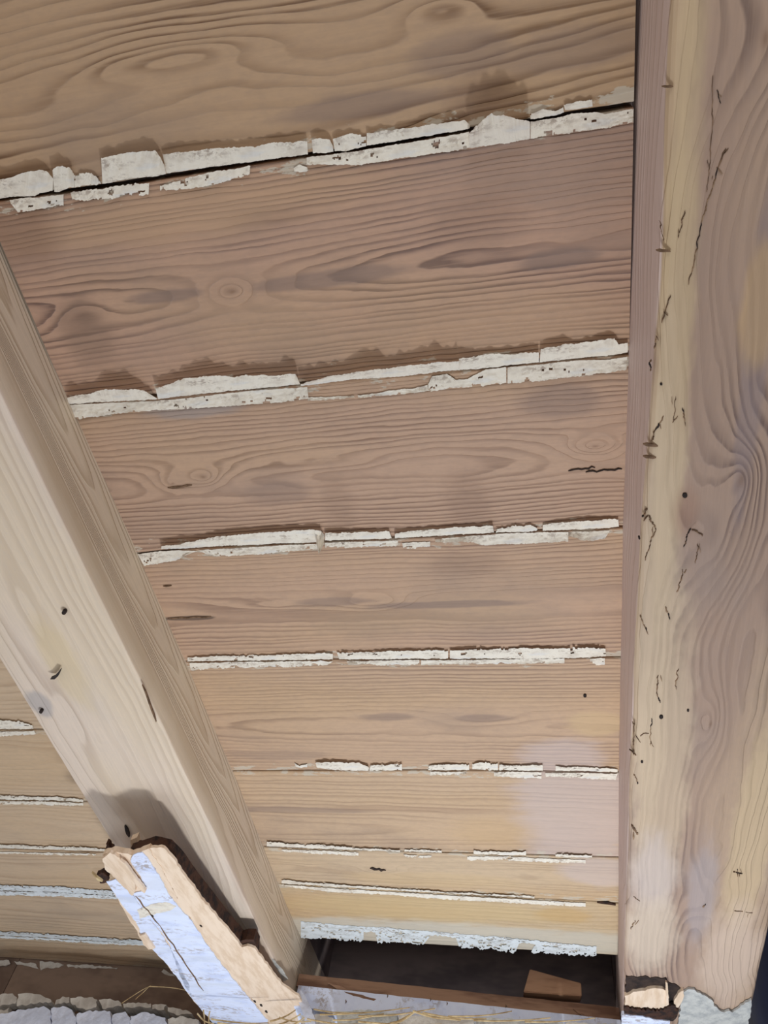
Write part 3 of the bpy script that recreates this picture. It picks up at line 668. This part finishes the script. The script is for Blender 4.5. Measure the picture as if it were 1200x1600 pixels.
# ------------------------------------------------------------------ slabs traced on a plane
def slab(name, outline, plane, th, mat, parent, jag=1.0, step=5.0, bulge=0.0, label=None, up=None):
    P, n = plane; pts = []
    m = len(outline)
    for i in range(m):
        a, b = outline[i], outline[(i + 1) % m]; l = math.hypot(b[0] - a[0], b[1] - a[1]); k = max(1, int(l / step))
        for j in range(k):
            t = j / k; q = jag * random.uniform(-1, 1) if j else jag * .3 * random.uniform(-1, 1)
            pts.append((a[0] + (b[0] - a[0]) * t + (-(b[1] - a[1]) / (l or 1)) * q, a[1] + (b[1] - a[1]) * t + ((b[0] - a[0]) / (l or 1)) * q))
    w = [onp(u, v, P, n) for u, v in pts]
    d = (up if up else -n) * th; k = len(w)
    tri = tessellate_polygon([[Vector((u, v, 0)) for u, v in pts]])
    F = [tuple(t) for t in tri] + [tuple(i + k for i in reversed(t)) for t in tri] + [(i, (i + 1) % k, k + (i + 1) % k, k + i) for i in range(k)]
    me = mesh(w + [p + d for p in w], F)
    o = centred(name, me, M[mat], parent)
    if label: o['label'] = label
    return o
def plane3(a, b, c):
    n = (b - a).cross(c - a).normalized()
    if n.dot(CAMP - a) < 0: n = -n          # faces the room
    return (a, n)

# white paint left on the left beam's underside near the wall
bp = (Vector((0, 0, zh(.860) - .003)), Vector((0, 0, -1)))
slab('paint_flake', [(284, 1352), (292, 1360), (306, 1384), (318, 1404), (310, 1400), (296, 1380), (284, 1362)], bp, .0015, 'plaster_grey', lb, 1.5, 4)
slab('paint_flake', [(318, 1405), (330, 1412), (350, 1424), (362, 1440), (370, 1452), (374, 1466), (366, 1462), (350, 1440), (336, 1426), (322, 1412)], bp, .0015, 'plaster_grey', lb, 1.5, 4)
slab('paint_flake', [(418, 1492), (430, 1502), (444, 1520), (450, 1530), (440, 1534), (428, 1516), (416, 1500)], bp, .0015, 'plaster_grey', lb, 1, 4)

# ------------------------------------------------------------------ the broken board hanging under the left beam
bb = tag(empty('broken_board', at(430, 1580, zh(.83))), 'broken white-painted board with a pale split side hanging under the left beam', 'board')
pA = at(160, 1335, zh(.755)); pB = at(262, 1325, zh(.755)); pC = at(420, 1592, zh(.838)); pD = at(330, 1592, zh(.838))
WP = plane3(pA, pB, pC)
pE = at(268, 1330, zh(.795)); pF = at(488, 1590, zh(.852)); mA = at(222, 1330, zh(.755)); mB = onp(420, 1592, *WP)
SP = plane3(onp(222, 1330, *WP), mB, pF)
upv = Vector((0, 0, 1))
# split core of the board: pale wood body
slab('board_core', [(160, 1336), (176, 1330), (205, 1336), (232, 1326), (250, 1352), (282, 1412), (330, 1482), (400, 1570), (424, 1600), (334, 1600), (300, 1560), (262, 1508), (236, 1482), (222, 1470), (208, 1446), (186, 1408), (170, 1382), (192, 1374), (176, 1352)],
     WP, .010, 'pale_wood', bb, 1.2, 5, up=upv)
# pale split side
slab('split_side', [(224, 1330), (240, 1324), (256, 1325), (268, 1338), (290, 1370), (318, 1408), (345, 1440), (378, 1480), (386, 1478), (398, 1482), (420, 1512), (440, 1538), (452, 1546), (466, 1556), (478, 1580), (486, 1602), (424, 1602), (400, 1570), (330, 1484), (282, 1412), (252, 1356)],
     SP, .005, 'pale_wood', bb, 1.2, 5, up=upv)
SPu = (SP[0] + Vector((0, 0, .006)), SP[1])
slab('gap_shade_slab', [(200, 1336), (236, 1324), (262, 1330), (278, 1346), (300, 1376), (327, 1410), (352, 1442), (376, 1470), (384, 1468), (396, 1468), (402, 1480), (400, 1500), (380, 1500), (330, 1460), (282, 1412), (252, 1376)], SPu, .022, 'rot_and_shade', bb, .4, 7, up=upv)  # added dark slab behind the split edge, stands in for the shadowed gap
WPp = (WP[0] + WP[1] * .0018, WP[1])
slab('paint_layer', [(208, 1336), (222, 1332), (234, 1346), (250, 1372), (262, 1396), (282, 1420), (300, 1440), (330, 1486), (372, 1540), (418, 1594), (418, 1602), (336, 1602), (300, 1560), (284, 1530), (262, 1470), (232, 1432), (214, 1408), (208, 1396), (224, 1392), (226, 1386), (220, 1370), (204, 1346)],
     WPp, .0016, 'white', bb, 1.2, 5, up=upv, label='white paint on the broken board, main sheet')
slab('paint_layer', [(166, 1378), (180, 1374), (192, 1384), (210, 1402), (226, 1426), (250, 1456), (276, 1500), (296, 1540), (300, 1560), (262, 1508), (238, 1482), (222, 1462), (212, 1440), (196, 1420), (186, 1406)],
     WPp, .0016, 'white', bb, 1.0, 5, up=upv, label='narrow white painted strip along the broken board')
WPs = (WP[0] + WP[1] * .006, WP[1])
slab('splinter', [(160, 1342), (172, 1332), (186, 1340), (198, 1360), (210, 1378), (212, 1392), (206, 1400), (196, 1388), (180, 1372), (164, 1358)], WPs, .006, 'pale_wood', bb, 1.0, 4, up=upv)
slab('splinter', [(188, 1344), (198, 1352), (212, 1372), (228, 1392), (226, 1396), (214, 1386), (200, 1368)], (WPs[0] + WP[1] * .004, WP[1]), .005, 'pale_wood', bb, .6, 4, up=upv)
slab('splinter', [(143, 1364), (148, 1368), (160, 1378), (152, 1376)], WPs, .004, 'reed', bb, .5, 4, up=upv)
slab('splinter', [(218, 1462), (226, 1460), (236, 1474), (242, 1482), (232, 1484), (224, 1476)], WPs, .004, 'pale_wood', bb, .8, 4, up=upv)
slab('splinter', [(204, 1312), (214, 1308), (218, 1322), (212, 1330), (204, 1326)], (at(210, 1320, zh(.80)), Vector((0, 0, -1))), .010, 'pale_wood', bb, .8, 4, up=upv)
slab('rotten_end', [(166, 1318), (176, 1330), (190, 1336), (204, 1332), (218, 1320), (224, 1326), (216, 1340), (200, 1342), (180, 1342), (168, 1334)], (at(200, 1330, zh(.785)), Vector((0, 0, -1))), .010, 'rot_and_shade', bb, 1.6, 3, up=upv)
slab('rotten_end', [(150, 1368), (162, 1364), (170, 1370), (168, 1380), (156, 1380)], (at(160, 1372, zh(.785)), Vector((0, 0, -1))), .010, 'rot_and_shade', bb, 1.4, 3, up=upv)
sliver(bb, wiggle((212, 1400), (250, 1446), 6, 1), 2.2, None, 'umber', 'crack', plane=(WPp[0], WPp[1]), proud=.0006)
sliver(bb, wiggle((250, 1446), (318, 1548), 10, 1.2), 1.8, None, 'umber', 'crack', plane=(WPp[0], WPp[1]), proud=.0006)
slab('paint_stain', [(214, 1422), (240, 1412), (262, 1410), (276, 1416), (262, 1424), (236, 1430), (218, 1436)], (WPp[0] + WP[1] * .0005, WP[1]), .0006, 'cream', bb, 1.5, 4, up=upv)
for u, v in [(314, 1446), (398, 1564), (408, 1570), (416, 1580), (238, 1430)]:
    sliver(bb, [(u - 2, v - 1), (u, v), (u + 2, v + 2)], 3.0, None, 'black', 'nail_hole', plane=SP if u > 300 else WPp, proud=.0012)

# ------------------------------------------------------------------ rotten end of the right beam
rp = (Vector((0, 0, ZR - .001)), Vector((0, 0, -1)))
def lay(d): return (rp[0] + Vector((0, 0, -d)), rp[1])
slab('rotted_hollow', [(978, 1527), (1000, 1526), (1040, 1528), (1046, 1536), (1058, 1540), (1066, 1548), (1064, 1566), (1056, 1592), (1046, 1596), (1020, 1588), (978, 1580)], lay(.0006), .004, 'black', rb, 2, 4)
slab('split_fibre', [(976, 1556), (990, 1550), (1004, 1548), (1020, 1544), (1036, 1545), (1044, 1550), (1044, 1572), (1036, 1578), (1010, 1574), (976, 1574)], lay(.006), .007, 'pale_wood', rb, 1.5, 4)
slab('split_fibre', [(1060, 1552), (1068, 1548), (1068, 1560), (1060, 1574), (1053, 1578), (1054, 1562)], lay(.006), .007, 'pale_wood', rb, 1, 4)
slab('split_fibre', [(1040, 1534), (1043, 1536), (1045, 1570), (1041, 1572)], lay(.009), .004, 'pale_wood', rb, .4, 4)
slab('rotted_crumble', [(976, 1574), (1000, 1577), (1030, 1580), (1050, 1570), (1060, 1578), (1052, 1592), (1040, 1598), (1010, 1590), (976, 1586)], lay(.010), .006, 'rot_and_shade', rb, 2, 3)
slab('white_paint', [(972, 1586), (1000, 1588), (1030, 1594), (1047, 1596), (1046, 1612), (970, 1612)], lay(.012), .008, 'white', rb, .8, 5)
slab('plaster_skin', [(1060, 1600), (1064, 1570), (1068, 1550), (1080, 1546), (1094, 1552), (1108, 1560), (1120, 1574), (1132, 1582), (1148, 1580), (1162, 1570), (1174, 1562), (1172, 1585), (1168, 1612), (1056, 1612)], lay(.004), .004, 'plaster_grey', rb, 2.2, 4)

# ------------------------------------------------------------------ the wall at the far end
wall = tag(empty('wall_far', (0, 2.2 * S, 0)), 'wall top with timber plates, broken plaster and reeds', kind='structure')
# yawed timber plates of the middle bay
def bar(name, a, b, zlo, zhi, depth, mat, parent, nx=40, amp=.0012, tilt=0.0):
    """board running from plan point a to b, its room face on that line"""
    V = []; F = []; d = Vector((b[0] - a[0], b[1] - a[1], 0)); nrm = Vector((-d.y, d.x, 0)).normalized()
    if nrm.y < 0: nrm = -nrm
    for i in range(nx + 1):
        t = i / nx; p = Vector((a[0], a[1], 0)) + d * t
        w = amp * noise.noise((t * 22, zlo * 9, 1)); w2 = amp * noise.noise((t * 26, zhi * 9, 4))
        V += [p + Vector((0, 0, zlo + w)), p + nrm * tilt + Vector((0, 0, zhi + w2)), p + nrm * depth + Vector((0, 0, zhi + w2)), p + nrm * depth + Vector((0, 0, zlo + w))]
    for i in range(nx):
        for j in range(4):
            F.append((i * 4 + j, i * 4 + (j + 1) % 4, (i + 1) * 4 + (j + 1) % 4, (i + 1) * 4 + j))
    F += [(0, 1, 2, 3), (nx * 4, nx * 4 + 3, nx * 4 + 2, nx * 4 + 1)]
    return centred(name, mesh(V, F), M[mat], parent)
pa = (-.702 * S, 2.116 * S); pb = (.124 * S, 2.181 * S)
bar('plate_board', pa, pb, zh(.890), zh(.921), .10, 'brown_board', wall, tilt=.002)
bar('painted_plate', (pa[0] + .006, pa[1] - .004), (pb[0], pb[1] - .004), zh(.838), zh(.890), .10, 'white', wall)
# hollow above the plates
box('hollow_back', -.71 * S, .13 * S, 2.42 * S, 2.46 * S, zh(.85), CZ + .30, M['dark_wood'], wall)
box('hollow_side', -.760 * S, -.7105 * S, 2.06 * S, 2.46 * S, CZ + .034, CZ + .30, M['dark_wood'], wall)
box('hollow_side', .131 * S, .18 * S, 2.06 * S, 2.46 * S, CZ + .034, CZ + .30, M['dark_wood'], wall)
box('hollow_side', -.71 * S, .13 * S, 2.045 * S, 2.06 * S, CZ + .05, CZ + .30, M['dark_wood'], wall)
# brown splinters on the painted plate
pf = plane3(onY(470, 1560, 2.112 * S), onY(960, 1600, 2.176 * S), onY(470, 1575, 2.112 * S))
for outl in ([(512, 1536), (530, 1540), (556, 1552), (588, 1561), (584, 1564), (552, 1556), (526, 1545)], [(895, 1576), (905, 1580), (926, 1594), (924, 1595), (906, 1585)]):
    slab('splinter', outl, pf, .004, 'brown_board', wall, .6, 4)
for u, v in [(605, 1556), (672, 1562), (698, 1568), (790, 1572), (540, 1565)]:
    sliver(wall, [(u, v - 3), (u + 1, v), (u, v + 3)], 2.0, None, 'umber', 'nail_hole', plane=pf, proud=.001)
# left bay: brown board in the shade, plaster below
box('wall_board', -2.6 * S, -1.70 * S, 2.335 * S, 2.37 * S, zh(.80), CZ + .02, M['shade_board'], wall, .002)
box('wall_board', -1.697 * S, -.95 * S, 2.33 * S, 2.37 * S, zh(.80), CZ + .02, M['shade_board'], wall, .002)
box('masonry', -2.6 * S, 1.25 * S, 2.242 * S, 2.6 * S, 0.0, zh(.80), M['plaster_white'], wall)
LY = 2.25 * S
lp_ = (Vector((0, LY, 0)), Vector((0, -1, 0)))
def lpl(d): return (Vector((0, LY - d, 0)), Vector((0, -1, 0)))
yv = Vector((0, 1, 0))
# cracked plaster lip along the wall: each lump its own piece
for outl, d, m in [
    ([(-10, 1556), (8, 1552), (20, 1552), (26, 1558), (24, 1568), (10, 1570), (-10, 1574)], .030, 'plaster'),
    ([(28, 1553), (50, 1552), (66, 1556), (80, 1562), (80, 1566), (62, 1566), (44, 1570), (26, 1572)], .032, 'plaster'),
    ([(88, 1562), (98, 1557), (108, 1558), (108, 1566), (96, 1568), (86, 1570)], .028, 'plaster'),
    ([(110, 1560), (122, 1557), (140, 1558), (152, 1562), (150, 1574), (134, 1578), (120, 1574), (110, 1566)], .034, 'plaster'),
    ([(154, 1562), (172, 1560), (188, 1566), (190, 1572), (176, 1574), (160, 1576)], .032, 'plaster'),
    ([(192, 1568), (216, 1566), (236, 1568), (236, 1574), (214, 1573), (194, 1575)], .030, 'plaster'),
    ([(238, 1570), (260, 1570), (256, 1578), (238, 1577)], .028, 'plaster'),
    ([(262, 1574), (290, 1578), (300, 1584), (276, 1586), (262, 1580)], .028, 'plaster'),
    ([(-10, 1580), (10, 1577), (14, 1574), (12, 1583), (-10, 1586)], .034, 'plaster'),
    ([(-10, 1588), (20, 1580), (44, 1576), (68, 1572), (78, 1578), (80, 1612), (-10, 1612)], .045, 'plaster_white'),
    ([(80, 1576), (98, 1572), (112, 1578), (120, 1590), (118, 1612), (82, 1612)], .042, 'plaster_white'),
    ([(120, 1584), (136, 1580), (154, 1580), (172, 1580), (174, 1612), (120, 1612)], .046, 'plaster_white'),
    ([(176, 1586), (196, 1580), (204, 1590), (202, 1612), (176, 1612)], .042, 'plaster_white'),
    ([(204, 1588), (222, 1582), (240, 1584), (258, 1590), (262, 1612), (204, 1612)], .045, 'plaster_white'),
    ([(262, 1592), (286, 1588), (310, 1594), (316, 1612), (262, 1612)], .040, 'plaster'),
]:
    slab('plaster_lump', outl, lpl(d), .05, m, wall, 1.6, 4, up=yv)
box('plaster_bed', -2.6 * S, -.95 * S, LY, 2.34 * S, zh(.72), zh(.832), M['rot_and_shade'], wall)
# peeling remains along the top of the brown board
lt = (Vector((0, 2.328 * S, 0)), Vector((0, -1, 0)))
for outl in ([(62, 1502), (90, 1504), (100, 1508), (92, 1512), (74, 1512), (64, 1516)], [(104, 1507), (140, 1508), (184, 1512), (182, 1514), (140, 1512), (106, 1511)], [(-8, 1502), (14, 1500), (16, 1506), (-8, 1512)],
             [(22, 1502), (56, 1506), (60, 1514), (46, 1510), (26, 1507)], [(256, 1514), (262, 1518), (274, 1526), (262, 1524), (252, 1518)]):
    slab('paint_flake', outl, lt, .003, 'plaster', wall, 1.2, 4)
# reeds and straw of the old plaster ground
def reed(p, q, r=.0016, sag=.004, name='reed'):
    V = []; F = []; n = 7; k = 6; d = (q - p); s1 = d.orthogonal().normalized(); s2 = d.normalized().cross(s1)
    ph = random.uniform(0, 6)
    for i in range(n + 1):
        t = i / n; c = p + d * t + Vector((0, 0, -sag * math.sin(math.pi * t))) + s1 * (.001 * math.sin(ph + t * 7))
        rr = r * (1 - .4 * t)
        for j in range(k):
            a = 2 * math.pi * j / k; V.append(c + s1 * rr * math.cos(a) + s2 * rr * math.sin(a))
    for i in range(n):
        for j in range(k): F.append((i * k + j, i * k + (j + 1) % k, (i + 1) * k + (j + 1) % k, (i + 1) * k + j))
    F += [tuple(range(k)), tuple(range(n * k, (n + 1) * k))]
    return centred(name, mesh(V, F), M['reed'], wall, True)
RY = 2.09 * S
for (a, b, dy, r) in [((490, 1577), (575, 1582), 0, .0016), ((500, 1585), (640, 1574), -.01, .0018), ((560, 1588), (680, 1576), 0, .002), ((610, 1600), (650, 1580), -.02, .003), ((600, 1602), (640, 1586), -.02, .0028),
                      ((645, 1580), (720, 1594), -.02, .0024), ((660, 1583), (760, 1592), -.01, .0022), ((520, 1594), (600, 1584), -.01, .0018), ((700, 1588), (800, 1580), 0, .0018), ((740, 1594), (860, 1590), -.005, .0018), ((480, 1592), (560, 1600), -.01, .0018),
                      ((820, 1596), (930, 1590), 0, .0016), ((560, 1596), (690, 1600), -.015, .002),
                      ((422, 1596), (462, 1578), -.03, .0022), ((430, 1602), (470, 1584), -.035, .002), ((445, 1604), (476, 1590), -.035, .002), ((436, 1590), (486, 1596), -.03, .0018),
                      ((318, 1578), (322, 1604), -.05, .002), ((328, 1580), (326, 1604), -.05, .0018), ((308, 1584), (334, 1600), -.05, .0018), ((330, 1592), (420, 1598), -.06, .0018), ((340, 1598), (430, 1602), -.06, .002)]:
    reed(onY(*a, RY + dy), onY(*b, RY + dy + .004), r)
for (a, b) in [((190, 1568), (234, 1541)), ((234, 1541), (308, 1551)), ((212, 1562), (236, 1540))]:
    reed(onY(*a, LY - .04), onY(*b, LY - .04), .0011, -.003, 'straw')
# plaster under the painted plate in the middle bay
MYp = (Vector((0, 2.105 * S, 0)), Vector((0, -1, 0)))
for outl, m in [([(470, 1586), (505, 1584), (520, 1590), (512, 1612), (470, 1612)], 'plaster'), ([(524, 1580), (580, 1578), (620, 1584), (610, 1612), (530, 1612)], 'plaster_grey'),
                ([(624, 1586), (680, 1588), (740, 1590), (738, 1612), (624, 1612)], 'plaster'), ([(744, 1590), (820, 1593), (880, 1598), (880, 1612), (744, 1612)], 'plaster_grey'), ([(884, 1598), (966, 1600), (966, 1612), (884, 1612)], 'plaster')]:
    slab('plaster_lump', outl, MYp, .06, m, wall, 1.5, 5, up=yv)
slab('plaster_lump', [(470, 1546), (480, 1562), (490, 1586), (494, 1604), (478, 1604), (472, 1580), (464, 1558)], (Vector((0, 2.09 * S, 0)), Vector((0, -1, 0))), .03, 'plaster_white', wall, 1, 4, up=yv)

# ------------------------------------------------------------------ wooden wedge on the plate
def wedge():
    Yf = 2.165 * S
    f = [onY(828, 1514, Yf), onY(908, 1536, Yf), onY(909, 1556, Yf), onY(818, 1550, Yf)]
    back = [p + Vector((-.004, .045, .004)) for p in f]
    l0 = onY(817, 1546, Yf + .01); 
    V = f + back; F = [(0, 1, 2, 3), (4, 7, 6, 5), (0, 4, 5, 1), (1, 5, 6, 2), (2, 6, 7, 3), (3, 7, 4, 0)]
    me = mesh(V, F)
    bm = bmesh.new(); bm.from_mesh(me); bmesh.ops.bevel(bm, geom=bm.edges[:], offset=.0015, segments=2, affect='EDGES'); bm.to_mesh(me); bm.free()
    return centred('wooden_wedge', me, M['block'], None)
tag(wedge(), 'small brown wooden wedge lying on the plate in the dark opening', 'wedge')

# ------------------------------------------------------------------ right bay and the room below
wr = tag(box('wall_right', .46 * S, .50 * S, .2 * S, 2.4 * S, 0.0, CZ + .03, M['navy']), 'dark navy blue surface beyond the right beam', kind='structure')
fl = tag(box('floor', -2.6 * S, 1.25 * S, -2.0, 2.6 * S, -.05, 0.0, M['floor']), 'unseen floor below, pale to bounce light up', kind='structure')
